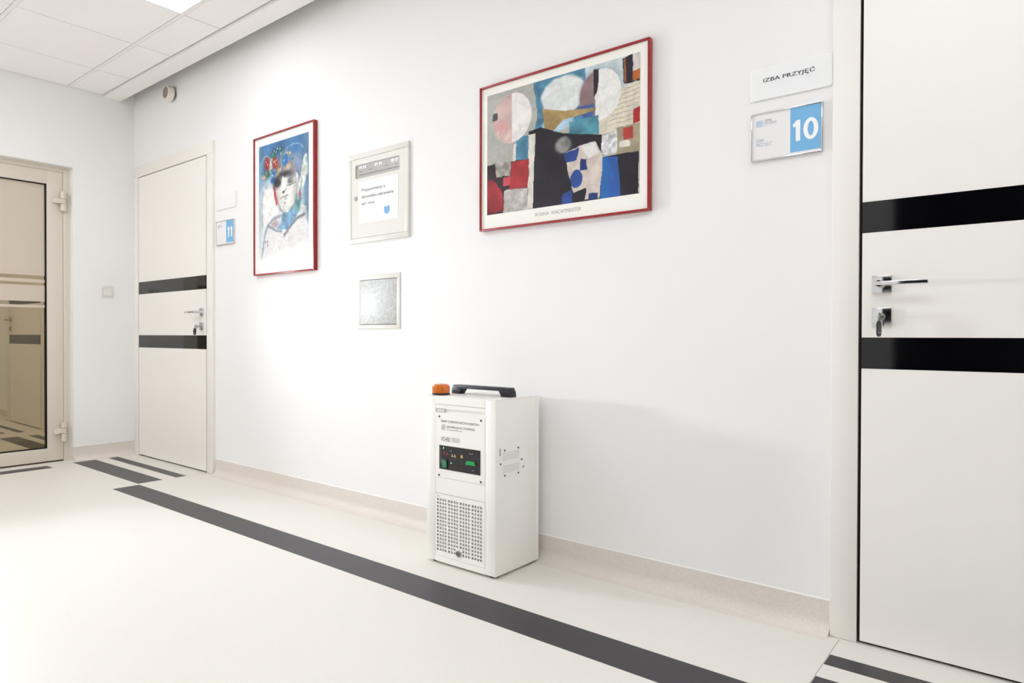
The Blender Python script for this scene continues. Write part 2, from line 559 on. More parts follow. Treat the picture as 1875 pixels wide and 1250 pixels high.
# ------------------------------------------------------------------ laminated doors with black glass bands
DY = -.018
def lever_set(parent, px, sgn, z=1.038):
    """lever handle on a square rose; sgn is the direction the lever points along x"""
    y0 = DY
    hd = MB().box(px - .025, px + .025, y0 - .010, y0 - .0005, z - .025, z + .025, bev=.0012).build('handle_rose', 'chrome', parent, smooth=True)
    MB().lathe([(.0105, 0), (.0105, .004), (.009, .006), (.009, .043)], (px, y0 - .010, z), (0, -1, 0), 20).build('neck', 'chrome', hd, smooth=True)
    a, b_ = sorted((px - sgn * .012, px + sgn * .118))
    MB().box(a, b_, y0 - .062, y0 - .046, z - .0055, z + .0055, bev=.0015).build('lever', 'chrome', hd, smooth=True)
    z2 = z - .092
    kr = MB().box(px - .025, px + .025, y0 - .010, y0 - .0005, z2 - .025, z2 + .025, bev=.0012).build('key_rose', 'chrome', parent, smooth=True)
    MB().lathe([(.0105, 0), (.0105, .002), (.0095, .003), (0, .003)], (px, y0 - .010, z2), (0, -1, 0), 20).build('cylinder', 'steel', kr, smooth=True)
    return z2

def laminate_door(name, x0, x1, handed, label, handle=True):
    """x0..x1 leaf; handed=+1: handle at the left edge, lever pointing right"""
    t = thing(name, ((x0 + x1) / 2, 0, 0), label, 'door', kind='structure')
    zt, fwid = 2.044, .0720
    b1t, b1b, b2t, b2b = 1.2764, 1.188, .8871, .7983
    bx('rebate', 'gap', t, x0 - .02, x1 + .02, -.004, -.0003, .0005, zt + .012)  # dark board stands in for the shaded gap around the leaf
    g = .0089
    j0, j1 = x0 - g, x1 + g
    bx('jamb', 'frame', t, j0 - fwid, j0, DY - .001, -.0003, .001, zt + .006, bev=.0015)
    bx('jamb', 'frame', t, j1, j1 + fwid, DY - .001, -.0003, .001, zt + .006, bev=.0015)
    bx('head_casing', 'frame', t, j0 - fwid, j1 + fwid, DY - .001, -.0003, zt + .0065, zt + .088, bev=.0015)
    yf, yb = DY, -.0045
    for za, zb in ((.009, b2b), (b2t, b1b), (b1t, zt)):
        bx('leaf_panel', 'door', t, x0, x1, yf, yb, za + .0004, zb - .0004)
    for za, zb in ((b2b, b2t), (b1b, b1t)):
        bx('glass_band', 'blackglass', t, x0 + .0005, x1 - .0005, yf - .0004, yb, za, zb)
    bx('door_edge', 'gap', t, x0 - .0012, x0 - .0003, yf + .002, yb, .009, zt)
    if handle:
        px = x0 + .0515 if handed > 0 else x1 - .0515
        return t, px, lever_set(t, px, handed)
    return t, None, None

d10, px10, kz = laminate_door('door_1', 4.9385, 5.9375, 1, 'white laminate door with two black glass bands beside the number ten sign')
d11, px11, kz11 = laminate_door('door_2', .1231, 1.1221, -1, 'white laminate door with two black bands beside the number eleven sign')
db, pxb, kzb = laminate_door('door_3', -2.937, -2.012, 1, 'white banded laminate door seen through the glass door')

def key_with_fob(px, z, tilt, label):
    y = DY - .013
    t = thing('key', (px, y, z), label, 'key', 'keys left in the door locks')
    MB().box(px - .0012, px + .0012, y - .016, y, z - .004, z + .004).build('blade', 'steel', t)
    bow = MB()
    pts = []
    for i in range(14):
        a = 2 * math.pi * i / 14
        pts.append((px - .0012, y - .026 + .0125 * math.cos(a), z - .002 + .014 * math.sin(a)))
    bow.prism(pts, (1, 0, 0), .0024)
    bow.build('bow', 'steel', t)
    # ring
    rg = MB()
    n = 20
    R_, r_ = .010, .0009
    c = Vector((px + .001, y - .034, z - .012))
    prev = []
    for i in range(n):
        a = 2 * math.pi * i / n
        cc = c + Vector((.35 * math.cos(a), .94 * math.cos(a), math.sin(a))) * R_
        d = (cc - c).normalized()
        s_ = Vector((.94, -.35, 0))
        prev.append([rg.bm.verts.new(cc + (d * math.cos(q) + s_ * math.sin(q)) * r_) for q in (0, 2.09, 4.19)])
    for i in range(n):
        for k in range(3):
            rg.bm.faces.new((prev[i][k], prev[i][(k + 1) % 3], prev[(i + 1) % n][(k + 1) % 3], prev[(i + 1) % n][k]))
    rg.build('key_ring', 'chrome', t, smooth=True)
    # fob: a rounded tag hanging from the ring
    U = Vector((math.cos(tilt), math.sin(tilt), 0))
    N = Vector((-math.sin(tilt), math.cos(tilt), 0))
    o = Vector((px + .001, y - .036, z - .034))
    pl = Plane(o, U, (0, 0, 1), N)
    f = plate('fob', 'plasticblk', t, pl, rrect(-.0125, .0125, -.022, .022, .011, 6), -.002, .002)
    for v in (-.015, .015):
        MB().lathe([(.0028, -.0024), (.0028, .0024), (0, .0024)], pl(0, v, 0), N, 10).build('rivet', 'chrome', f, smooth=True)
    plate('fob_label', 'white', f, pl, prect(-.008, .008, -.0110, -.0100), -.0023, .0023)
key_with_fob(px10, kz, math.radians(78), 'key with black fob hanging in the lock of the nearest door')
key_with_fob(px11, kz11, math.radians(10), 'key with flat black fob in the lock of the door by sign eleven')

# ------------------------------------------------------------------ glazed aluminium door in the end wall
gd = thing('door_4', (-.06, -.95, 0), 'beige aluminium framed glass door with frosted film bands', 'door', kind='structure')
FX = -.062
ly0, ly1 = -1.447, -.4471           # leaf
gy0, gy1 = -1.352, -.5421           # glass
gz0, gz1, lz0, lz1 = .0977, 1.9356, .010, 2.0283
bx('frame_jamb', 'alu', gd, -.135, FX, ly1 + .002, OY1 - .0005, 0, OZ - .0005, bev=.0015)
bx('frame_jamb', 'alu', gd, -.135, FX, OY0 + .0005, ly0 - .002, 0, OZ - .0005, bev=.0015)
bx('frame_head', 'alu', gd, -.135, FX, ly0 - .002, ly1 + .002, lz1 + .002, OZ - .0005, bev=.0015)
bx('cover_strip', 'alu', gd, FX, FX + .006, OY1 - .014, OY1 - .0006, .0, OZ - .0006)
bx('cover_strip', 'alu', gd, FX, FX + .006, OY0 + .0006, OY1 - .014, OZ - .014, OZ - .0006)
bx('leaf_gasket', 'gap', gd, -.12, -.075, ly0 - .0015, ly0, lz0, lz1)
bx('leaf_gasket', 'gap', gd, -.12, -.075, ly1, ly1 + .0015, lz0, lz1)
bx('leaf_gasket', 'gap', gd, -.12, -.075, ly0, ly1, lz1, lz1 + .0015)
bx('stile', 'alu', gd, -.125, FX + .002, gy1, ly1 - .0004, lz0, lz1, bev=.0012)
bx('stile', 'alu', gd, -.125, FX + .002, ly0 + .0004, gy0, lz0, lz1, bev=.0012)
bx('top_rail', 'alu', gd, -.125, FX + .002, gy0, gy1, gz1, lz1, bev=.0012)
bx('bottom_rail', 'alu', gd, -.125, FX + .002, gy0, gy1, lz0, gz0, bev=.0012)
bx('threshold_seal', 'gap', gd, -.12, FX - .004, ly0, ly1, .0005, lz0)
for a in ((gy0, gy1, gz0, gz0 + .006), (gy0, gy1, gz1 - .006, gz1), (gy0, gy0 + .006, gz0 + .006, gz1 - .006), (gy1 - .006, gy1, gz0 + .006, gz1 - .006)):
    bx('glazing_gasket', 'rubber', gd, -.105, -.074, *a)
pane = bx('glass_pane', 'glass', gd, -.092, -.086, gy0 + .006, gy1 - .006, gz0 + .006, gz1 - .006)
zz = [gz1 - .006, 1.2975, 1.2713, 1.2485, 1.2293, 1.1190, 1.094, 1.0759]
for k in range(0, 8, 2):
    bx('frosted_band', 'film', pane, -.0858, -.0852, gy0 + .02, gy1 - .0085, zz[k + 1], zz[k])
for z0, z1, a0, a1 in ((1.756, 1.892, 1.8075, 1.8397), (.142, .272, .197, .233)):
    hg = MB()
    for p, q in ((z0, a0 - .002), (a1 + .002, z1)):
        hg.lathe([(0, 0), (.015, 0), (.016, .001), (.016, q - p - .001), (.015, q - p), (0, q - p)], (-.040, -.4517, p), (0, 0, 1), 20)
        hg.box(-.0615, -.040, -.4517, -.428, p + .002, q - .002)
    h_ = hg.build('hinge', 'alu', gd, smooth=True)
    ha = MB()
    ha.lathe([(0, 0), (.016, 0), (.016, a1 - a0), (0, a1 - a0)], (-.040, -.4517, a0), (0, 0, 1), 20)
    ha.box(-.0595, -.026, -.514, -.4517, a0, a1, bev=.002)
    ha.build('hinge_arm', 'alu', h_, smooth=True)
hl = MB().box(-.0598, -.052, -1.415, -1.385, .95, 1.15, bev=.002).build('handle_plate', 'steel', gd, smooth=True)
MB().box(-.03, -.018, -1.40, -1.27, 1.06, 1.075, bev=.002).box(-.052, -.03, -1.405, -1.39, 1.06, 1.075).build('lever', 'steel', hl, smooth=True)

# ------------------------------------------------------------------ the air sterilizer
X0, X1, Y0, Y1, Z0, Z1 = 3.441, 3.797, -.300, -.034, .010, .654
dv = thing('air_sterilizer', ((X0 + X1) / 2, (Y0 + Y1) / 2, 0), 'white upright air disinfection unit with orange beacon and black handle', 'air purifier')
FP = REAR(Y0)          # front face, n grows toward the camera side
ix0, ix1 = 3.4905, 3.7465
bd = MB()
bd.box(X0, ix0, Y0, Y1 - .02, Z0, Z1 - .0005, bev=.002)            # left post
bd.box(ix1, X1, Y0, Y1 - .02, Z0, Z1 - .0005, bev=.002)
bd.box(ix0, ix1, Y0, Y0 + .03, .6235, Z1 - .0005)
bd.box(ix0, ix1, Y0, Y0 + .03, Z0, .0325)
bd.box(X0, X1, Y1 - .02, Y1, Z0, Z1 - .0005, bev=.002)             # back
bd.box(ix0, ix1, Y0 + .03, Y1 - .02, Z0, Z0 + .004)
bd.build('body', 'body', dv, smooth=True)
for fx in (X0 + .03, X1 - .03):
    for fy in (Y0 + .03, Y1 - .03):
        MB().lathe([(.016, 0), (.016, .0098), (0, .0098)], (fx, fy, 0.0002), (0, 0, 1), 16).build('foot', 'rubber', dv)
# top plate with perforation
TOP = Plane((0, 0, Z1), (1, 0, 0), (0, 1, 0), (0, 0, 1))
cols_ = [(3.515 + .0135 * i, 3.515 + .0135 * i + .0062) for i in range(19)]
rows_ = [(-.272 + .0135 * i, -.272 + .0135 * i + .0062) for i in range(16)]
# keep the plate solid below beacon and handle feet
skip = {(i, j) for i, c in enumerate(cols_) for j, r in enumerate(rows_) if (-.19 < r[0] < -.14 and (c[0] < 3.525 or c[0] > 3.715))}
lattice('top_grille', 'body', dv, TOP, X0 + .001, X1 - .001, Y0 + .001, Y1 - .001, cols_, rows_, -.0004, .0016, skip)
bx('inner_tray', 'filter', dv, ix0, ix1, Y0 + .031, Y1 - .021, Z1 - .03, Z1 - .026)
# front fields
bx('drawer_lip', 'body', dv, ix0 + .001, ix1 - .001, Y0 + .001, Y0 + .014, .6062, .6222)
bx('slot_back', 'body', dv, ix0, ix1, Y0 + .009, Y0 + .012, .586, .606)
bx('slot_tray', 'filter', dv, ix0 + .002, ix0 + .045, Y0 + .003, Y0 + .009, .5925, .604)
fp = bx('control_panel', 'body', dv, ix0 + .001, ix1 - .001, Y0 - .0005, Y0 + .010, .3400, .5915)
bx('blank_panel', 'body', dv, ix0 + .001, ix1 - .001, Y0 + .0005, Y0 + .010, .2768, .3388)
bx('panel_shadow_gap', 'dsteel', dv, ix0, ix1, Y0 + .012, Y0 + .014, .0330, .3405)
gc = [3.4983, 3.5126, 3.5267, 3.5402, 3.5587, 3.5736, 3.5883, 3.6014, 3.6194, 3.6338, 3.6481, 3.6618, 3.6802, 3.6942, 3.7085, 3.7223]
gr = [.2475 - .0139 * i for i in range(15)]
gcols = [(c, c + .0098) for c in gc]
grows = [(r, r + .0092) for r in gr][::-1]
sk = {(i, j) for i, c in enumerate(gcols) for j, r in enumerate(grows) if abs((c[0] + c[1]) / 2 - 3.6154) < .0175 and abs((r[0] + r[1]) / 2 - .0605) < .0165}
gp = lattice('intake_grille', 'body', dv, FP, ix0 + .001, ix1 - .001, .0335, .2752, gcols, grows, -.0025, 0.0002, sk)
bx('filter_mat', 'filter', dv, ix0 + .002, ix1 - .002, Y0 + .0085, Y0 + .0115, .0345, .2745)
kn = MB().lathe([(.0135, 0), (.0135, .003), (.012, .0045), (0, .0045)], FP(3.6154, .0605, .0003), (0, -1, 0), 24).build('filter_knob', 'steel', gp, smooth=True)
for k in range(5):
    MB().prism([FP(3.6154 + (k - 2) * .0045 + a, .0605 + b_ * (.0095 if k == 2 else .0085 if k in (1, 3) else .005), .0049) for a, b_ in ((-.0008, -1), (.0008, -1), (.0008, 1), (-.0008, 1))], (0, -1, 0), .0006).build('rib', 'dsteel', gp)
for k in range(2):
    bx('grille_mark', 'inkgrey', gp, 3.4985 + .007 * k, 3.5018 + .007 * k, Y0 - .0005, Y0 - .0002, .2625, .2670)
PN = REAR(Y0 - .0005)
for u, v in ((3.5116, .5757), (3.7272, .5759), (3.5097, .3477), (3.7265, .3490)): screw(fp, PN, u, v, .0002)
text('lettering', 'DBAMY O ZDROWIE NASZYCH KLIENTÓW !', 'ink', fp, PN, 3.5212, .5550, .0004, .0084, .1974, 0)
text('lettering', 'DEZYNFEKCJA UV-C POWIETRZA', 'ink', fp, PN, 3.5518, .5350, .0004, .0078, .1452, .003)
text('lettering', 'UV-C AIR DISINFECTION', 'inkgrey', fp, PN, 3.5518, .5250, .0004, .0050, .0794, 0)
text('lettering', 'VO-450', 'ink', fp, PN, 3.5213, .4815, .0004, .0168, .0455, 0)
bx('print_rule', 'inkgrey', fp, 3.5734, 3.5741, Y0 - .0010, Y0 - .0007, .4805, .499)
for k, (s_, wd) in enumerate((('PRZEPŁYWOWY', .0433), ('STERYLIZATOR', .0420), ('POWIETRZA', .0380))):
    text('lettering', s_, 'ink', fp, PN, 3.5798, .4945 - .0062 * k, .0004, .0036, wd, .004)
ic = MB()
for i in range(24):
    a, b_ = 2 * math.pi * i / 24, 2 * math.pi * (i + 1) / 24
    ic.face([PN(3.534 + r * math.cos(t), .5352 + r * math.sin(t), .0004) for r, t in ((.0104, a), (.0104, b_), (.0090, b_), (.0090, a))])
ic.face([PN(3.534 + x, .5352 + y, .0004) for x, y in ((-.0072, -.0060), (-.0060, -.0072), (.0072, .0060), (.0060, .0072))])
ic.face([PN(3.534 + x, .5352 + y, .0004) for x, y in ((-.003, -.004), (.001, -.004), (.001, .001), (-.003, .001))])
ic.build('no_germs_icon', 'ink', fp)
# black control foil
cp = bx('control_display', 'panelblk', fp, 3.5133, 3.7237, Y0 - .0024, Y0 - .0007, .3732, .4647)
CP = REAR(Y0 - .0024)
def cq(name, m, u0, u1, v0, v1, h=.0003): return plate(name, m, cp, CP, prect(u0, u1, v0, v1), .0001, h)
def led(u, v, m, r=.0024): MB().lathe([(r, 0), (r * .9, .0012), (0, .0018)], CP(u, v, .0001), (0, -1, 0), 12).build('indicator_led', m, cp, smooth=True)
led(3.5365, .4557, 'ledgreen'); led(3.5765, .4015, 'ledgreen'); led(3.5757, .4132, 'ledoff', .0018); led(3.5758, .384, 'ledoff', .0018)
led(3.5779, .4477, 'ledwhite', .0016); led(3.6739, .4478, 'ledwhite', .0018); led(3.6849, .448, 'ledwhite', .0018); led(3.688, .3871, 'ledwhite', .0018)
text('lettering', 'STERYLIZATOR', 'inkgrey', cp, CP, 3.5236, .3958, .0004, .0042, .0610, 0, vertical=True)
def tri(u, v, s_, m):
    plate('warning_icon', m, cp, CP, [(u - s_, v - s_ * .8), (u + s_, v - s_ * .8), (u, v + s_)], .0001, .0004)
    plate('warning_icon', 'panelblk', cp, CP, [(u - s_ * .45, v - s_ * .5), (u + s_ * .45, v - s_ * .5), (u, v + s_ * .35)], .0004, .0006)
tri(3.5397, .4375, .0068, 'iconred'); tri(3.5560, .4365, .0068, 'iconred')
tri(3.5826, .4315, .0062, 'iconamber'); tri(3.5965, .4310, .0062, 'iconamber')
plate('symbol', 'iconamber', cp, CP, rrect(3.6262, 3.6366, .4270, .4375, .0015, 2), .0001, .0004)
cq('symbol', 'panelblk', 3.628, 3.635, .4325, .4335, .0006); cq('symbol', 'panelblk', 3.628, 3.635, .4293, .4303, .0006)
for v, a, b_ in ((.4135, 3.583, 3.602), (.4010, 3.583, 3.597), (.384, 3.583, 3.600), (.4555, 3.543, 3.556), (.4445, 3.534, 3.548), (.4255, 3.534, 3.548), (.4205, 3.584, 3.604), (.414, 3.626, 3.6335), (.408, 3.626, 3.6335), (.4015, 3.626, 3.6335), (.384, 3.627, 3.632), (.4345, 3.652, 3.668), (.4330, 3.682, 3.702), (.3985, 3.652, 3.672), (.4595, 3.650, 3.662), (.4595, 3.668, 3.674), (.3835, 3.659, 3.664), (.3805, 3.678, 3.684)):
    cq('print_line', 'foilline', a, b_, v - .0007, v + .0007)
for a in (3.5660, 3.6430): cq('print_line', 'foilline', a - .0004, a + .0004, .377, .461)
for u0, u1, v0, v1 in ((3.6175, 3.6345, .4415, .4550), (3.6975, 3.7195, .4370, .4560), (3.6975, 3.7195, .3790, .3930), (3.649, 3.721, .400, .431)):
    m_ = MB()
    for a in ((u0, u1, v0, v0 + .0006), (u0, u1, v1 - .0006, v1), (u0, u0 + .0006, v0, v1), (u1 - .0006, u1, v0, v1)):
        m_.prism([CP(u, v, .0001) for u, v in prect(*a)], (0, -1, 0), .0002)
    m_.build('print_frame', 'foilline', cp)
MB().box(3.5292, 3.5580, Y0 - .0050, Y0 - .0025, .3785, .4120, bev=.001).build('switch_bezel', 'plasticblk', cp, smooth=True)
MB().prism([CP(3.5315, z, n) for z, n in ((.3815, .0027), (.409, .0027), (.409, .0085), (.397, .0045), (.3815, .0052))], (1, 0, 0), .0240).build('rocker_switch', 'rocker', cp)
plate('green_plug', 'greenlbl', cp, CP, [(3.6539, .4059), (3.704, .4059), (3.6975, .4205), (3.6599, .4205)], .0001, .0045)

# side service plate
SP = SIDE(X1)
sp = plate('service_plate', 'body', dv, SP, rrect(-.2803, -.1440, .3665, .4735, .006), .0002, .0016)
SQ = SIDE(X1 + .0016)
for u, v in ((-.2500, .4672), (-.1691, .4674), (-.1480, .4204), (-.2741, .4200), (-.1687, .3728), (-.2497, .3740)): screw(sp, SQ, u, v, .0001, .0038)
for zt_, zb_ in ((.4568, .4325), (.4087, .3845)):
    m_ = MB()
    for k in range(5):
        v = zt_ + (zb_ - zt_) * k / 4
        for i in range(22):
            u = -.2605 + .0046 * i + (.0023 if k % 2 else 0)
            m_.prism([SQ(u + a, v + b_, .0001) for a, b_ in ((-.0014, 0), (0, -.0012), (.0014, 0), (0, .0012))], (1, 0, 0), .0001)
    m_.build('vent_holes', 'dsteel', sp, kind='stuff')
plate('type_label', 'displaygrey', dv, SP, prect(-.2800, -.2735, .4500, .4780), .0018, .0022)
plate('type_label', 'displaygrey', dv, SP, prect(-.1430, -.1290, .3870, .3945), .0002, .0006)

# handle
hp = [(3.465, Z1 + .0016), (3.4665, .674), (3.474, .691), (3.764, .691), (3.772, .674), (3.774, Z1 + .0016), (3.726, Z1 + .0016), (3.7225, .6655), (3.716, .680), (3.521, .680), (3.512, .6655), (3.507, Z1 + .0016)]
hb = MB()
hb.prism([(x, -.185, z) for x, z in hp], (0, 1, 0), .036)
bmesh.ops.bevel(hb.bm, geom=list(hb.bm.edges), offset=.0022, segments=2, affect='EDGES', profile=.5)
hb.build('carry_handle', 'plasticblk', dv, smooth=True)
# beacon
bc = (3.481, -.261, Z1 + .0017)
bs = MB().lathe([(.035, 0), (.035, .007), (.033, .008), (0, .008)], bc, (0, 0, 1), 32).build('beacon_base', 'plasticblk', dv, smooth=True)
bn = MB()
ns = 64
prof = [(.0335, .0082), (.0345, .0095), (.0345, .032), (.0325, .038), (.025, .0425), (.012, .0445)]
rings = []
for r, h in prof:
    ring = []
    for i in range(ns):
        rr = r - (.0008 if (i % 2 and .009 < h < .036) else 0)
        a = 2 * math.pi * i / ns
        ring.append(bn.bm.verts.new((bc[0] + rr * math.cos(a), bc[1] + rr * math.sin(a), bc[2] + h)))
    rings.append(ring)
for a, b_ in zip(rings, rings[1:]):
    for i in range(ns): bn.bm.faces.new((a[i], a[(i + 1) % ns], b_[(i + 1) % ns], b_[i]))
bn.bm.faces.new(rings[-1]); bn.bm.faces.new(rings[0][::-1])
bn.build('beacon_lens', 'amber', dv)
MB().lathe([(.018, .0083), (.018, .020), (.010, .026), (0, .026)], bc, (0, 0, 1), 20).build('beacon_lamp', 'dsteel', bs, smooth=True)
MB().box(bc[0] - .0375, bc[0] - .0352, bc[1] - .004, bc[1] + .004, bc[2], bc[2] + .016).build('beacon_clip', 'plasticblk', bs)

# ------------------------------------------------------------------ pictures: frame, sheet, print, glazing
def upsample(a, H_, W_):
    h, w_ = a.shape
    yy = np.linspace(0, h - 1.001, H_); xx = np.linspace(0, w_ - 1.001, W_)
    y0 = yy.astype(int); x0 = xx.astype(int)
    fy = (yy - y0)[:, None]; fx = (xx - x0)[None]
    fy = fy * fy * (3 - 2 * fy); fx = fx * fx * (3 - 2 * fx)
    g = lambda i, j: a[np.ix_(i, j)]
    return (g(y0, x0) * (1 - fx) + g(y0, x0 + 1) * fx) * (1 - fy) + (g(y0 + 1, x0) * (1 - fx) + g(y0 + 1, x0 + 1) * fx) * fy

class Canvas:
    """a small painter: colour per grid vertex, u right, v up, both in sheet fractions"""
    def __init__(s, u0, u1, v0, v1, W_, H_, c):
        s.W, s.H = W_, H_
        s.U, s.V = np.meshgrid(np.linspace(u0, u1, W_), np.linspace(v0, v1, H_))
        s.ext = (u0, u1, v0, v1)
        s.C = np.empty((H_, W_, 3)); s.C[:] = s.c(c)
        s.A = np.ones((H_, W_), bool)
        s.wu = (s.noise(22) - .5) * .012; s.wv = (s.noise(22) - .5) * .012
    def c(s, c): return np.array([int(c[i:i + 2], 16) / 255 for i in (0, 2, 4)])
    def noise(s, n, oct_=3):
        t = 0; a = 1; tot = 0
        for k in range(oct_):
            m = n * 2 ** k
            t = t + a * upsample(rng.random((max(2, int(m * s.H / s.W) + 2), m + 2)), s.H, s.W); tot += a; a *= .55
        return t / tot
    def mix(s, mask, c, a=1., vary=0., n=18):
        cc = np.broadcast_to(s.c(c), s.C.shape)
        if vary: cc = np.clip(cc * (1 + vary * (s.noise(n) - .5) * 2)[..., None], 0, 1)
        m = (np.clip(mask, 0, 1) * a)[..., None]
        s.C = s.C * (1 - m) + cc * m
    def poly(s, pts, c, a=1., vary=.15, wob=1., n=18):
        U, V = s.U + s.wu * wob, s.V + s.wv * wob
        ins = np.zeros(U.shape, bool)
        k = len(pts)
        for i in range(k):
            (x0, y0), (x1, y1) = pts[i], pts[(i + 1) % k]
            if y0 == y1: continue
            ins ^= ((y0 > V) != (y1 > V)) & (U < (x1 - x0) * (V - y0) / (y1 - y0) + x0)
        s.mix(ins.astype(float), c, a, vary, n)
    def ell(s, u, v, ru, rv, c, a=1., soft=.1, vary=.12, wob=1., half=None, n=18):
        d = np.hypot((s.U + s.wu * wob - u) / ru, (s.V + s.wv * wob - v) / rv)
        m = np.clip((1 - d) / max(soft, 1e-3), 0, 1)
        if half is not None: m = m * (s.U + s.wu * wob > half[0]) * (s.U + s.wu * wob < half[1])
        s.mix(m, c, a, vary, n)
    def stroke(s, pts, w_, c, a=1., soft=.5, asp=1., vary=.15, wob=1.):
        U, V = (s.U + s.wu * wob), (s.V + s.wv * wob) * asp
        d = np.full(U.shape, 9.)
        for (x0, y0), (x1, y1) in zip(pts, pts[1:]):
            y0, y1 = y0 * asp, y1 * asp
            dx, dy = x1 - x0, y1 - y0
            t = np.clip(((U - x0) * dx + (V - y0) * dy) / (dx * dx + dy * dy + 1e-12), 0, 1)
            d = np.minimum(d, np.hypot(U - x0 - t * dx, V - y0 - t * dy))
        s.mix(np.clip((w_ - d) / (w_ * soft + 1e-6), 0, 1), c, a, vary)
    def build(s, name, parent, pl, x0, x1, z0, z1, n):
        off = ORIGIN[parent.name]
        me = bpy.data.meshes.new(name)
        P3 = np.stack([x0 + s.U * (x1 - x0) - off.x, np.full(s.U.shape, pl.o.y - n - off.y), z0 + s.V * (z1 - z0) - off.z], -1).reshape(-1, 3)
        idx = np.arange(s.W * s.H).reshape(s.H, s.W)
        q = np.stack([idx[:-1, :-1], idx[:-1, 1:], idx[1:, 1:], idx[1:, :-1]], -1).reshape(-1, 4)
        keep = s.A.reshape(-1)[q].all(1)
        q = q[keep]
        me.from_pydata([], [], [])
        me.vertices.add(len(P3)); me.vertices.foreach_set('co', P3.astype(np.float32).ravel())
        me.loops.add(q.size); me.loops.foreach_set('vertex_index', q.astype(np.int32).ravel())
        me.polygons.add(len(q)); me.polygons.foreach_set('loop_start', np.arange(0, q.size, 4, dtype=np.int32))
        me.update(calc_edges=True)
        a = me.color_attributes.new('paint', 'FLOAT_COLOR', 'POINT')
        c = np.clip(s.C, 0, 1)
        c = np.where(c <= .04045, c / 12.92, ((c + .055) / 1.055) ** 2.4)
        a.data.foreach_set('color', np.concatenate([c.reshape(-1, 3), np.ones((len(P3), 1))], 1).astype(np.float32).ravel())
        me.materials.append(M['paint'])
        o = bpy.data.objects.new(name, me)
        link(o, parent)
        return o

def picture(label, x0, x1, z0, z1, sheet):
    t = thing('framed_picture', ((x0 + x1) / 2, 0, z0), label, 'picture', 'red framed pictures on the long wall')
    yf, yb, fwd = -.024, -.0008, .0075
    bx('frame_side', 'red', t, x0, x0 + fwd, yf, yb, z0, z1, bev=.001)
    bx('frame_side', 'red', t, x1 - fwd, x1, yf, yb, z0, z1, bev=.001)
    bx('frame_rail', 'red', t, x0 + fwd, x1 - fwd, yf, yb, z1 - fwd, z1, bev=.001)
    bx('frame_rail', 'red', t, x0 + fwd, x1 - fwd, yf, yb, z0, z0 + fwd, bev=.001)
    bx('backing_board', 'inkgrey', t, x0 + fwd, x1 - fwd, -.008, -.003, z0 + fwd, z1 - fwd)
    sh = bx('poster_sheet', sheet, t, x0 + fwd, x1 - fwd, -.0165, -.009, z0 + fwd, z1 - fwd)
    bx('glazing', 'clear', t, x0 + fwd, x1 - fwd, -.0205, -.0185, z0 + fwd, z1 - fwd)
    return t, sh

# --- portrait-format print: a painted head with flowers over one eye
t1, sh1 = picture('red framed portrait-format print of a pale face under flowers', 1.6969, 2.2946, 1.2392, 2.0426, 'mattgrey')
c = Canvas(.085, .908, .085, .932, 170, 232, 'dfe0df')
asp = .8034 / .5977
U, V = c.U, c.V
# blue ground, paler toward the foot of the sheet
c.mix(np.clip((V - .40) / .35, 0, 1), '5c86ab', .95, .35, 6)
c.mix(np.clip((V - .78) / .12, 0, 1), '40709f', .7, .3, 5)
c.mix(np.clip((U - .78) / .08, 0, 1) * np.clip((V - .22) / .2, 0, 1), '5f7f9c', .8, .3, 6)
c.mix(np.clip((.17 - U) / .06, 0, 1) * np.clip((V - .15) / .3, 0, 1), '7fa6bd', .55, .2, 6)
c.ell(.26, .52, .20, .19, 'eceae4', .95, .55)
c.ell(.30, .45, .16, .14, 'efede8', .9, .6)
c.stroke([(.16, .60), (.13, .50), (.15, .35)], .02, '8d939a', .5, 1, asp)
# pale streak at the right
c.poly([(.80, .52), (.76, .60), (.83, .78), (.88, .80), (.89, .66)], 'd9dccb', .9, .2, 1.5)
c.poly([(.79, .46), (.88, .44), (.86, .36), (.80, .37)], 'd5d6cb', .7, .2, 1.5)
c.ell(.74, .74, .12, .12, '9c98ad', .6, .8)
# shoulders and chest
c.poly([(.13, .09), (.17, .28), (.22, .35), (.32, .395), (.48, .41), (.74, .39), (.86, .37), (.905, .30), (.905, .09)], 'dad8d6', .95, .07, 1.2, 8)
c.ell(.55, .22, .4, .14, 'e2e0de', .6, .8)
# neck
c.poly([(.43, .50), (.50, .42), (.46, .36), (.40, .32), (.56, .30), (.72, .38), (.80, .50), (.70, .55)], '6d97b4', .9, .35, 1.6)
c.ell(.60, .37, .09, .06, '86b2d6', .8, .9)
c.ell(.74, .47, .07, .08, '4f7f78', .85, .8, .3)
c.ell(.36, .35, .10, .045, '957f86', .7, .9)
c.stroke([(.50, .41), (.34, .395), (.24, .355), (.19, .29), (.15, .17), (.12, .10)], .022, '5f7689', .6, 1, asp)
c.stroke([(.84, .385), (.72, .365), (.62, .32), (.52, .265)], .022, '4a4a57', .75, 1, asp)
c.stroke([(.24, .35), (.38, .305), (.47, .30)], .018, '55707f', .7, 1, asp)
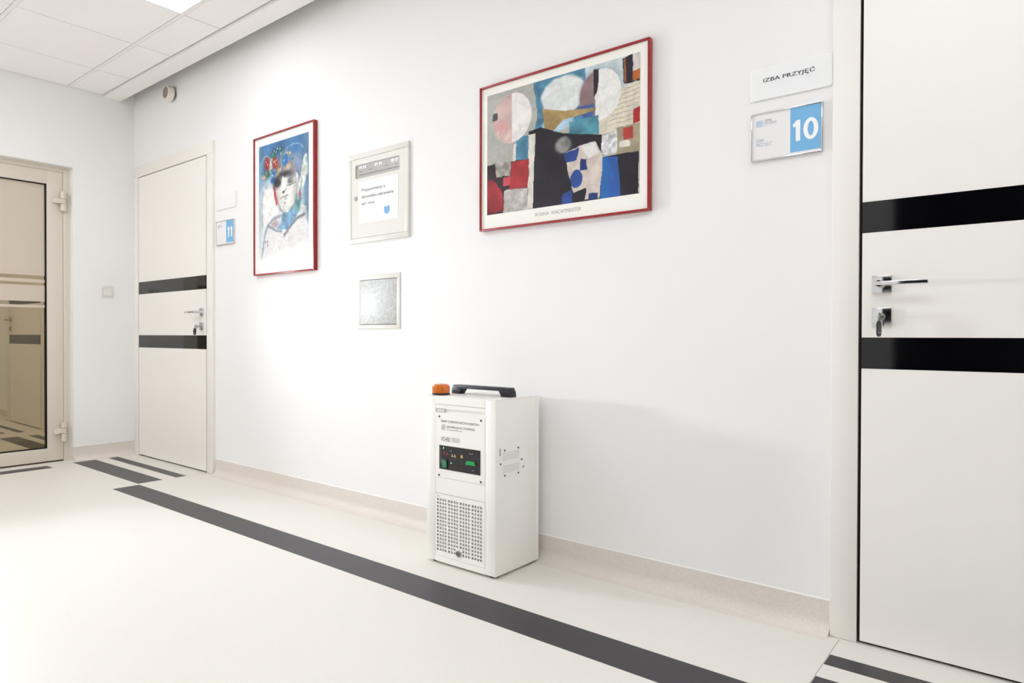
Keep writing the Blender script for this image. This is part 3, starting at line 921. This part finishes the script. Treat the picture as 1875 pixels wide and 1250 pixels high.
# face
c.poly([(.37, .70), (.36, .60), (.41, .50), (.49, .43), (.58, .42), (.68, .47), (.73, .57), (.74, .66), (.68, .74), (.50, .76)], 'dcdcd4', 1, .08, .8)
c.ell(.56, .55, .13, .10, 'e8e7e0', .8, .8)
c.ell(.69, .56, .05, .11, 'a9a69c', .6, .9)
c.stroke([(.40, .53), (.45, .45), (.52, .42)], .016, '7d7f7e', .7, 1, asp)
c.ell(.62, .70, .15, .055, '6c7079', .85, .9)
c.ell(.40, .645, .10, .060, '28272b', .9, .6)
c.ell(.51, .695, .17, .038, '2f2e33', .9, .7)
c.ell(.64, .675, .09, .035, '55575c', .6, .9)
c.ell(.62, .635, .065, .030, '4b4c4e', .9, .7)
c.ell(.63, .640, .030, .013, 'a09d97', .8, .6)
c.stroke([(.56, .612), (.62, .605), (.70, .615)], .006, '242426', .9, .8, asp)
c.stroke([(.38, .607), (.43, .60), (.46, .615)], .006, 'd9d6cf', .8, .8, asp)
c.poly([(.495, .685), (.46, .60), (.475, .565), (.53, .565), (.545, .61)], 'edece6', 1, .04, .5)
c.ell(.505, .567, .030, .014, '45454a', .9, .6)
c.stroke([(.535, .575), (.55, .59)], .008, '55565a', .8, .7, asp)
c.ell(.53, .522, .045, .012, 'a3a9aa', .9, .8)
c.stroke([(.455, .522), (.50, .538), (.53, .534), (.585, .541)], .0065, '4a5057', .9, .8, asp)
c.stroke([(.70, .66), (.725, .57), (.69, .48), (.60, .425)], .022, '8a8c8b', .55, 1, asp)
c.stroke([(.385, .60), (.41, .52), (.47, .445)], .018, '9a9c9b', .5, 1, asp)
c.ell(.53, .49, .022, .009, '6b6f72', .8, .8)
c.poly([(.33, .63), (.37, .61), (.41, .50), (.39, .47), (.35, .55)], 'b23a46', .85, .25, 1.2)
# flowers
c.ell(.56, .78, .15, .085, 'a98e70', .9, .5, .3)
c.ell(.53, .785, .065, .055, '3a76b4', .95, .4, .3)
c.ell(.62, .79, .04, .03, '4d86c4', .9, .5)
c.ell(.58, .735, .05, .03, 'cfc0a2', .85, .6)
c.ell(.66, .72, .06, .035, '8f8796', .8, .7)
c.ell(.70, .845, .12, .045, '4c7fb4', .8, .8)
c.stroke([(.56, .865), (.66, .885), (.76, .875), (.82, .84)], .007, 'a9c4dd', .8, .8, asp)
for u, v, ru, rv, cc in ((.225, .795, .055, .055, 'a83227'), (.365, .785, .055, .055, 'b13a2c'), (.29, .775, .028, .055, 'd9d2c0'), (.37, .865, .075, .035, '395f8e'), (.46, .865, .03, .03, '2f6e54'), (.33, .845, .04, .03, '3f7d57'), (.25, .715, .03, .03, '24724f'), (.34, .725, .035, .030, '2f63a4'), (.32, .665, .04, .028, '2d68a8'), (.42, .735, .04, .04, 'a48d69'), (.16, .705, .04, .018, 'dcb98a')):
    c.ell(u, v, ru, rv, cc, .95, .35, .35, 1.5)
for u, v in ((.21, .81), (.235, .79), (.36, .80), (.375, .775), (.355, .875), (.385, .86), (.40, .88), (.34, .735), (.51, .79)):
    c.ell(u, v, .012, .010, 'e3e6ea', .75, .7)
c.stroke([(.13, .80), (.17, .845), (.24, .85), (.28, .82)], .006, 'b9d2d4', .85, .8, asp)
c.stroke([(.30, .81), (.34, .86)], .008, '8fae6a', .8, .8, asp)
c.ell(.22, .645, .07, .04, '9db4bb', .7, .9, .3)
# loose dabs over the flowers and the ground
pr = random.Random(3)
for k in range(70):
    u, v = pr.uniform(.13, .66), pr.uniform(.69, .89)
    if v > .93 - .10 * abs(u - .40) / .3 or (u > .5 and v < .74): continue
    c.ell(u, v, pr.uniform(.006, .022), pr.uniform(.005, .016), pr.choice(['a83a2e', '2f63a4', '3f7d57', 'd8d2c2', 'b48f62', '5b88bb', 'e2e4e6', '23405f', '8d5a4a']), .7, .6, .3, 2)
for k in range(40):
    u, v = pr.uniform(.10, .90), pr.uniform(.55, .93)
    if .2 < u < .74 and v < .88: continue
    c.stroke([(u, v), (u + pr.uniform(-.02, .02), v - pr.uniform(.03, .10))], pr.uniform(.006, .018), pr.choice(['35689a', '6f97b8', '8fb0c4', '3b5f80', '7d8fae']), .35, 1, asp)
# earring cluster and drips
c.stroke([(.79, .66), (.75, .58), (.74, .50)], .018, 'd8cfc2', .85, .8, asp)
c.ell(.77, .53, .03, .035, '9d4a52', .85, .7, .3)
c.stroke([(.70, .70), (.78, .66), (.81, .60)], .007, '5b5f6d', .8, .8, asp)
c.ell(.72, .44, .03, .03, '6fa58c', .7, .8)
for u, v in ((.20, .235), (.235, .24), (.235, .21)): c.ell(u, v, .010, .016, '6d4b52', .8, .6)
for v in (.30, .275, .25): c.stroke([(.55, v), (.86, v + .01)], .003, 'b6b9bd', .7, 1, asp)
# brush grain
c.C = np.clip(c.C * (1 + .12 * (c.noise(40, 2) - .5))[..., None], 0, 1)
edge = .105 + .07 * np.clip((U - .1) / .8, 0, 1) + (c.noise(14) - .5) * .03
c.A = V > edge
fade = np.clip((V - edge) / .05, 0, 1)[..., None]
c.C = c.C * fade + np.array([.915, .91, .905]) * (1 - fade)
c.build('print', sh1, REAR(-.0165), 1.6969, 2.2946, 1.2392, 2.0426, .0003)

# --- landscape-format poster: plain abstract colour fields in the same colours
t2, sh2 = picture('large red framed landscape-format poster with patches of black, red, blue and cream', 3.4719, 4.2639, 1.3318, 1.9374, 'poster')
c = Canvas(.048, .950, .108, .934, 300, 212, 'b3b3aa')
asp = .6056 / .792
c.mix(c.noise(8), 'a5a69e', .6)
c.poly([(.35, .95), (.66, .95), (.66, .60), (.40, .60), (.24, .60), (.24, .44), (.34, .44), (.36, .62), (.38, .72)], '4d7f99', 1, .3, 1.5)
c.poly([(.66, .95), (.95, .95), (.95, .60), (.66, .60)], 'c4d0d2', 1, .15, 1)
c.ell(.53, .80, .135, .135, 'dcdfde', 1, .12, .06, 2)
c.ell(.50, .63, .10, .06, 'a6c2d2', 1, .15, .12, 1.5)
c.ell(.215, .74, .132, .170, 'e5dfdc', 1, .04, .05, .8)
c.ell(.215, .74, .132, .170, 'cdb1a9', 1, .04, .14, .8, half=(0, .215))
c.ell(.15, .70, .06, .055, 'd98d88', .7, .8)
c.poly([(.09, .80), (.12, .80), (.12, .745), (.085, .75)], '37333a', 1, .2)
c.ell(.74, .745, .128, .172, '7fa3b2', .9, .2, .2, 1)
c.ell(.74, .745, .115, .160, 'e6e5e0', 1, .04, .04, .7)
c.ell(.74, .745, .115, .160, '8f7577', 1, .04, .14, .7, half=(0, .715))
c.poly([(.62, .70), (.71, .70), (.70, .585), (.655, .60)], '4a63a0', 1, .2)
c.poly([(.705, .905), (.745, .905), (.725, .76), (.708, .74)], '2a2430', 1, .1, .6)
c.poly([(.41, .745), (.43, .55), (.54, .645), (.72, .655), (.72, .672), (.54, .70)], 'a48b5c', 1, .2, .6)
c.poly([(.57, .62), (.74, .62), (.745, .51), (.57, .52)], '4f8a9b', 1, .25)
c.poly([(.73, .60), (.86, .76), (.95, .77), (.95, .50), (.74, .50)], 'd8d0bd', 1, .10)
c.ell(.74, .745, .115, .160, 'e6e5e0', 1, .04, .04, .7, half=(.735, 1))
for k in range(8):
    v = .74 - .028 * k
    c.stroke([(.87 - .012 * k, v), (.945, v + .012)], .0022, '6f675a', .65, .9, asp)
c.poly([(.86, .92), (.95, .95), (.95, .77), (.865, .77)], '2b2830', 1, .2, .6)
c.poly([(.912, .95), (.95, .95), (.95, .83), (.912, .83)], 'cfc9c4', 1, .1, .5)
c.poly([(.912, .835), (.95, .84), (.95, .78), (.912, .775)], 'b5642f', 1, .15, .5)
c.poly([(.865, .92), (.875, .92), (.88, .78), (.868, .78)], '9a5a41', 1, .2, .5)
c.poly([(.915, .605), (.95, .62), (.95, .53), (.915, .52)], 'a32a2c', 1, .2, .6)
# dark lower field
c.poly([(.326, .622), (.40, .63), (.53, .56), (.75, .50), (.76, .36), (.86, .36), (.95, .36), (.95, .1), (.32, .1)], '221e26', 1, .35, .8, 10)
c.ell(.535, .485, .055, .06, '8f908c', .95, .3, .35, 2)
c.poly([(.322, .60), (.366, .60), (.350, .11), (.318, .11)], 'd9d3c8', 1, .1, .5)
c.poly([(.045, .45), (.24, .45), (.33, .44), (.318, .26), (.318, .1), (.045, .1)], '33242a', 1, .3, 1)
c.poly([(.215, .44), (.328, .442), (.318, .258), (.20, .26)], 'a33136', 1, .18, .8)
c.poly([(.052, .36), (.10, .33), (.155, .24), (.16, .12), (.052, .12)], '8f2a31', 1, .5, 1.5, 8)
c.poly([(.155, .345), (.21, .35), (.205, .29), (.155, .29)], 'bb4a55', 1, .2)
c.poly([(.10, .46), (.212, .45), (.205, .355), (.112, .36)], '9f9a92', 1, .35, 1, 26)
c.poly([(.166, .262), (.316, .252), (.320, .108), (.16, .108)], 'bcb6b1', 1, .22, .8, 30)
c.poly([(.228, .56), (.243, .56), (.245, .445), (.222, .445)], 'ded9d2', 1, .05)
# cream and blue lower right
c.poly([(.54, .43), (.62, .455), (.718, .465), (.76, .36), (.742, .114), (.66, .12), (.67, .19), (.594, .171)], 'd0c3b9', 1, .1, .8)
c.poly([(.635, .455), (.716, .463), (.735, .39), (.68, .37)], 'dddad6', 1, .05)
c.poly([(.54, .43), (.625, .45), (.615, .37), (.55, .365)], '2b4386', 1, .2)
c.poly([(.635, .375), (.665, .37), (.672, .30), (.635, .30)], '24397a', 1, .2)
c.ell(.612, .255, .036, .060, '2c498c', 1, .08, .2)
c.poly([(.68, .155), (.735, .15), (.735, .115), (.68, .115)], '2a3f80', 1, .2)
c.poly([(.53, .17), (.585, .19), (.59, .108), (.53, .108)], '2d4a92', 1, .2)
c.poly([(.755, .361), (.836, .348), (.854, .11), (.746, .11)], '2f5da6', 1, .18, .8)
c.poly([(.755, .361), (.79, .355), (.79, .11), (.746, .11)], '2b69b0', 1, .15, .8)
c.poly([(.75, .486), (.835, .50), (.838, .372), (.75, .375)], 'cfcfd0', 1, .30, 1, 40)
c.poly([(.835, .52), (.95, .52), (.951, .358), (.831, .36)], 'a1957c', 1, .15, .8)
c.poly([(.862, .512), (.914, .508), (.914, .438), (.866, .438)], 'b5433f', 1, .15, .8)
c.poly([(.845, .435), (.90, .43), (.90, .395), (.845, .395)], 'd8d4c9', 1, .1, 1.5)
c.poly([(.945, .36), (.952, .36), (.952, .108), (.942, .108)], 'c9c4ba', 1, .1)
c.C = np.clip(c.C * (1 + .10 * (c.noise(60, 2) - .5))[..., None], 0, 1)
c.build('print', sh2, REAR(-.0165), 3.4719, 4.2639, 1.3318, 1.9374, .0003)
text('lettering', 'ROSINA  WACHTMEISTER', 'inkgrey', sh2, REAR(-.0165), 3.4719 + .368 * .792, 1.3318 + .0535 * .6056, .0004, .0135, .2155, -.006)

# ------------------------------------------------------------------ gas alarm cabinet, notice, inspection hatch
cb = thing('alarm_cabinet', (2.797, 0, 1.354), 'white flush wall cabinet with grey indicator strip and a lock', 'cabinet')
cf = MB()
for a in ((2.5735, 3.0200, 1.3535, 1.3785), (2.5735, 3.0200, 1.7745, 1.8010), (2.5735, 2.5955, 1.3785, 1.7745), (2.9925, 3.0200, 1.3785, 1.7745)):
    cf.box(a[0], a[1], -.012, -.0003, a[2], a[3], bev=.002)
cf.build('cabinet_frame', 'cabinet', cb, smooth=True)
bx('cabinet_back', 'gap', cb, 2.5955, 2.9925, -.003, -.0003, 1.3785, 1.7745)
wx0, wx1, wz0, wz1 = 2.627, 2.9565, 1.6765, 1.7450
CB = REAR(-.010)
d = MB()
# door leaf as a ring round the rounded window
outer = rrect(2.5967, 2.9912, 1.3798, 1.7733, .001, 5)
inner = rrect(wx0, wx1, wz0, wz1, .009, 5)
fo = [d.bm.verts.new(CB(u, v, .0)) for u, v in outer]
fi = [d.bm.verts.new(CB(u, v, .0)) for u, v in inner]
bo = [d.bm.verts.new(CB(u, v, -.0068)) for u, v in outer]
bi = [d.bm.verts.new(CB(u, v, -.0068)) for u, v in inner]
k = len(fo)
for i in range(k):
    j = (i + 1) % k
    d.bm.faces.new((fo[i], fo[j], fi[j], fi[i]))
    d.bm.faces.new((fi[i], fi[j], bi[j], bi[i]))
    d.bm.faces.new((fo[j], fo[i], bo[i], bo[j]))
cd_ = d.build('cabinet_door', 'cabinet', cb)
ds = plate('indicator_strip', 'displaygrey', cb, REAR(0), prect(wx0 - .002, wx1 + .002, wz0 - .002, wz1 + .002), .0031, .0042)
DS = REAR(-.0042)
for u0 in (2.6517, 2.6814, 2.7694, 2.8010, 2.8893, 2.9205):
    plate('indicator_window', 'white', ds, DS, prect(u0, u0 + .0205, 1.7235, 1.7375), .0001, .0004)
    if u0 != 2.8893:
        plate('indicator_pictogram', 'displaygrey', ds, DS, prect(u0 + (.004 if u0 < 2.7 else .010), u0 + (.012 if u0 < 2.7 else .016), 1.7240 , 1.7320), .0004, .0006)
for u0, v0, s_ in ((2.6518, 1.7095, 'TLEN'), (2.7285, 1.7095, 'N2O'), (2.8472, 1.7095, 'AIR'), (2.9164, 1.7070, 'VAC')):
    text('lettering', s_, 'ink', ds, DS, u0, v0, .0003, .0050, .022, 0)
text('lettering', 'SYGNALIZATOR STANU INSTALACJI GAZÓW MEDYCZNYCH', 'ink', ds, DS, 2.6472, 1.6915, .0003, .0050, .3030, .006)
lk = MB().lathe([(.0115, 0), (.0115, .003), (.0100, .005), (0, .005)], CB(2.6312, 1.5775, .0001), (0, -1, 0), 24).build('lock', 'steel', cd_, smooth=True)
plate('keyhole', 'rubber', cd_, CB, prect(2.6302, 2.6322, 1.5730, 1.5820), .0051, .0054)

nt_ = thing('paper_notice', (2.801, -.0103, 1.4478), 'white paper notice about covering mouth and nose taped on the cabinet', 'notice')
NP = REAR(-.0103)
plate('sheet', 'paper', nt_, NP, prect(2.6530, 2.9487, 1.4478, 1.6585), 0, .0008)
for k, (s_, wd) in enumerate((('Przypominamy o', .1790), ('obowiązku zakrywania', .2388), ('ust i nosa', .0980))):
    text('lettering', s_, 'ink', nt_, NP, 2.6768, 1.6070 - .0335 * k, .0010, .0150, wd, .006)
sk_ = plate('mask_picture', 'skyblue', nt_, NP, [(2.846, 1.5125), (2.866, 1.5145), (2.8875, 1.5145), (2.8885, 1.492), (2.879, 1.479), (2.862, 1.4765), (2.849, 1.4850)], .0009, .0011)
for k in range(3):
    plate('fold', 'inkblue', sk_, NP, [(2.848, 1.504 - .009 * k), (2.887, 1.506 - .009 * k), (2.887, 1.5045 - .009 * k), (2.848, 1.5025 - .009 * k)], .0012, .0013)

ht = thing('inspection_hatch', (2.796, 0, .9215), 'small square galvanised inspection hatch below the cabinet', 'hatch')
hf = MB()
for a in ((2.6395, 2.9530, .9215, .9425), (2.6395, 2.9530, 1.1665, 1.1910), (2.6395, 2.6590, .9425, 1.1665), (2.9300, 2.9530, .9425, 1.1665)):
    hf.box(a[0], a[1], -.0045, -.0003, a[2], a[3], bev=.001)
hf.build('hatch_frame', 'cabinet', ht, smooth=True)
bx('hatch_gap', 'gap', ht, 2.659, 2.930, -.0012, -.0003, .9425, 1.1665)
bx('hatch_door', 'galv', ht, 2.6603, 2.9286, -.0050, -.0013, .9450, 1.1640, bev=.0006)

# ------------------------------------------------------------------ door signs
def number_sign(x0, x1, z0, z1, num, room, label):
    t = thing('room_sign', ((x0 + x1) / 2, 0, z0), label, 'sign', 'numbered room signs')
    f = MB()
    y0, y1, w_ = -.011, -.0003, .0035
    f.box(x0, x1, y0, y1, z1 - w_, z1, bev=.0006).box(x0, x1, y0, y1, z0, z0 + w_, bev=.0006)
    f.box(x0, x0 + w_, y0, y1, z0 + w_, z1 - w_, bev=.0006).box(x1 - w_, x1, y0, y1, z0 + w_, z1 - w_, bev=.0006)
    f.build('sign_frame', 'chrome', t, smooth=True)
    ins = bx('insert', 'signwhite', t, x0 + w_, x1 - w_, -.0078, -.0005, z0 + w_, z1 - w_)
    P_ = REAR(-.0078)
    bu0, bu1 = x0 + .1205, x1 - .0045
    plate('blue_field', 'skyblue', ins, P_, prect(bu0, bu1, z0 + .0105, z1 - w_ - .0008), .0001, .0003)
    cx = (bu0 + bu1) / 2
    # bold sans digits
    zb, hh = z0 + .0430, .0640
    def one(u): return [(u + .0095, 0), (u + .0225, 0), (u + .0225, hh), (u + .0125, hh), (u, hh * .80), (u + .0045, hh * .655), (u + .0095, hh * .73)]
    if num == '10':
        plate('number', 'white', ins, P_, [(a, zb + b_) for a, b_ in one(cx - .0375)], .0004, .0006)
        zr = MB()
        n_ = 28
        for i in range(n_):
            a, b_ = 2 * math.pi * i / n_, 2 * math.pi * (i + 1) / n_
            zr.face([P_(cx + .0155 + rx * math.cos(t_), zb + hh / 2 + rz * math.sin(t_), .0006) for rx, rz, t_ in ((.0215, hh * .515, a), (.0215, hh * .515, b_), (.0088, hh * .345, b_), (.0088, hh * .345, a))])
        zr.build('number', 'white', ins)
    else:
        for u in (cx - .0290, cx + .0055):
            plate('number', 'white', ins, P_, [(a, zb + b_) for a, b_ in one(u)], .0004, .0006)
    lg = MB()
    for k in range(4):
        lg.prism([P_(x0 + .0165 + a, z0 + .1070 + b_, .0001) for a, b_ in prect(.0053 * k, .0053 * k + .0047, 0, .0195)], (0, -1, 0), .0002)
    lg.build('logo', 'logoblue', ins)
    bx('logo_rule', 'logoblue', ins, x0 + .0405, x0 + .0411, -.0081, -.0079, z0 + .107, z0 + .1265)
    text('lettering', 'SZPITAL', 'inkgrey', ins, P_, x0 + .0437, z0 + .1203, .0003, .0068, .0218, .01)
    text('lettering', 'NA KLINACH', 'inkblue', ins, P_, x0 + .0437, z0 + .1125, .0003, .0058, .0357, .01)
    bx('logo_rule', 'logoblue', ins, x0 + .0437, x0 + .0800, -.0081, -.0079, z0 + .1078, z0 + .1084)
    for k, s_ in enumerate(room):
        text('lettering', s_, 'inkblue', ins, P_, x0 + .0165, z0 + .0588 - .0135 * k, .0003, .0096, .0252 if k == 0 else .0490, -.004)
    return t
number_sign(4.6136, 4.8270, 1.4455, 1.5955, '10', ('IZBA', 'PRZYJĘĆ'), 'chrome framed sign with large white number 10 on blue beside the nearest door')
number_sign(1.2360, 1.4494, 1.4560, 1.6060, '11', (), 'chrome framed sign with number 11, seen edge-on beside the far door')

def acrylic_plate(x0, x1, z0, z1, txt, label):
    t = thing('acrylic_nameplate', ((x0 + x1) / 2, 0, z0), label, 'sign', 'clear acrylic nameplates')
    P_ = REAR(0)
    plate('acrylic_sheet', 'acryl', t, P_, rrect(x0, x1, z0, z1, .008), .0030, .0065)
    if txt:
        text('lettering', txt, 'ink', t, P_, 4.6510, 1.6915, .0068, .0115, .1536, .008)
acrylic_plate(4.6078, 4.8530, 1.6380, 1.7375, 'IZBA PRZYJĘĆ', 'clear acrylic nameplate with dark lettering above sign ten')
acrylic_plate(1.2225, 1.4668, 1.6800, 1.7780, None, 'blank clear acrylic nameplate above sign eleven')

# ------------------------------------------------------------------ small wall fittings
sw = thing('light_switch', (0, -.1862, 1.1640), 'white square rocker light switch on the end wall', 'switch')
bx('switch_frame', 'switch', sw, .0005, .008, -.2275, -.1448, 1.1635, 1.2462, bev=.002)
bx('rocker_gap', 'inkgrey', sw, .008, .0084, -.2176, -.1584, 1.1724, 1.2311)  # grey plate stands in for the shadow line around the rocker
rk = MB().prism([(.0082, -.2160, 1.1740), (.0125, -.2160, 1.1740), (.0100, -.2160, 1.2025), (.0140, -.2160, 1.2295), (.0082, -.2160, 1.2295)], (0, 1, 0), .0560)
rk.build('rocker', 'switch', sw)

sn = thing('wall_sensor', (.640, -.02, 2.49), 'round white motion sensor high on the wall above the door', 'sensor')
sc_ = (.640, -.0005, 2.548)
MB().lathe([(.030, 0), (.030, .012), (0, .012)], sc_, (0, -1, 0), 24).build('mount', 'dsteel', sn)
MB().lathe([(.047, .012), (.051, .015), (.051, .048), (.047, .055), (.041, .056), (.040, .053)], sc_, (0, -1, 0), 36).build('housing', 'sensorbody', sn, smooth=True)
MB().lathe([(.0405, .0525), (.024, .0535), (.022, .0515), (0, .0515)], sc_, (0, -1, 0), 36).build('sensor_face', 'sensorface', sn, smooth=True)

skt = thing('wall_box', (-3.62, 0, .13), 'small dark box low on the wall far behind the glass door', 'wall box')
bx('box_body', 'plasticblk', skt, -3.66, -3.58, -.035, -.0005, .17, .29, bev=.004)
bx('box_face', 'dsteel', skt, -3.65, -3.59, -.038, -.0352, .19, .27, bev=.001)
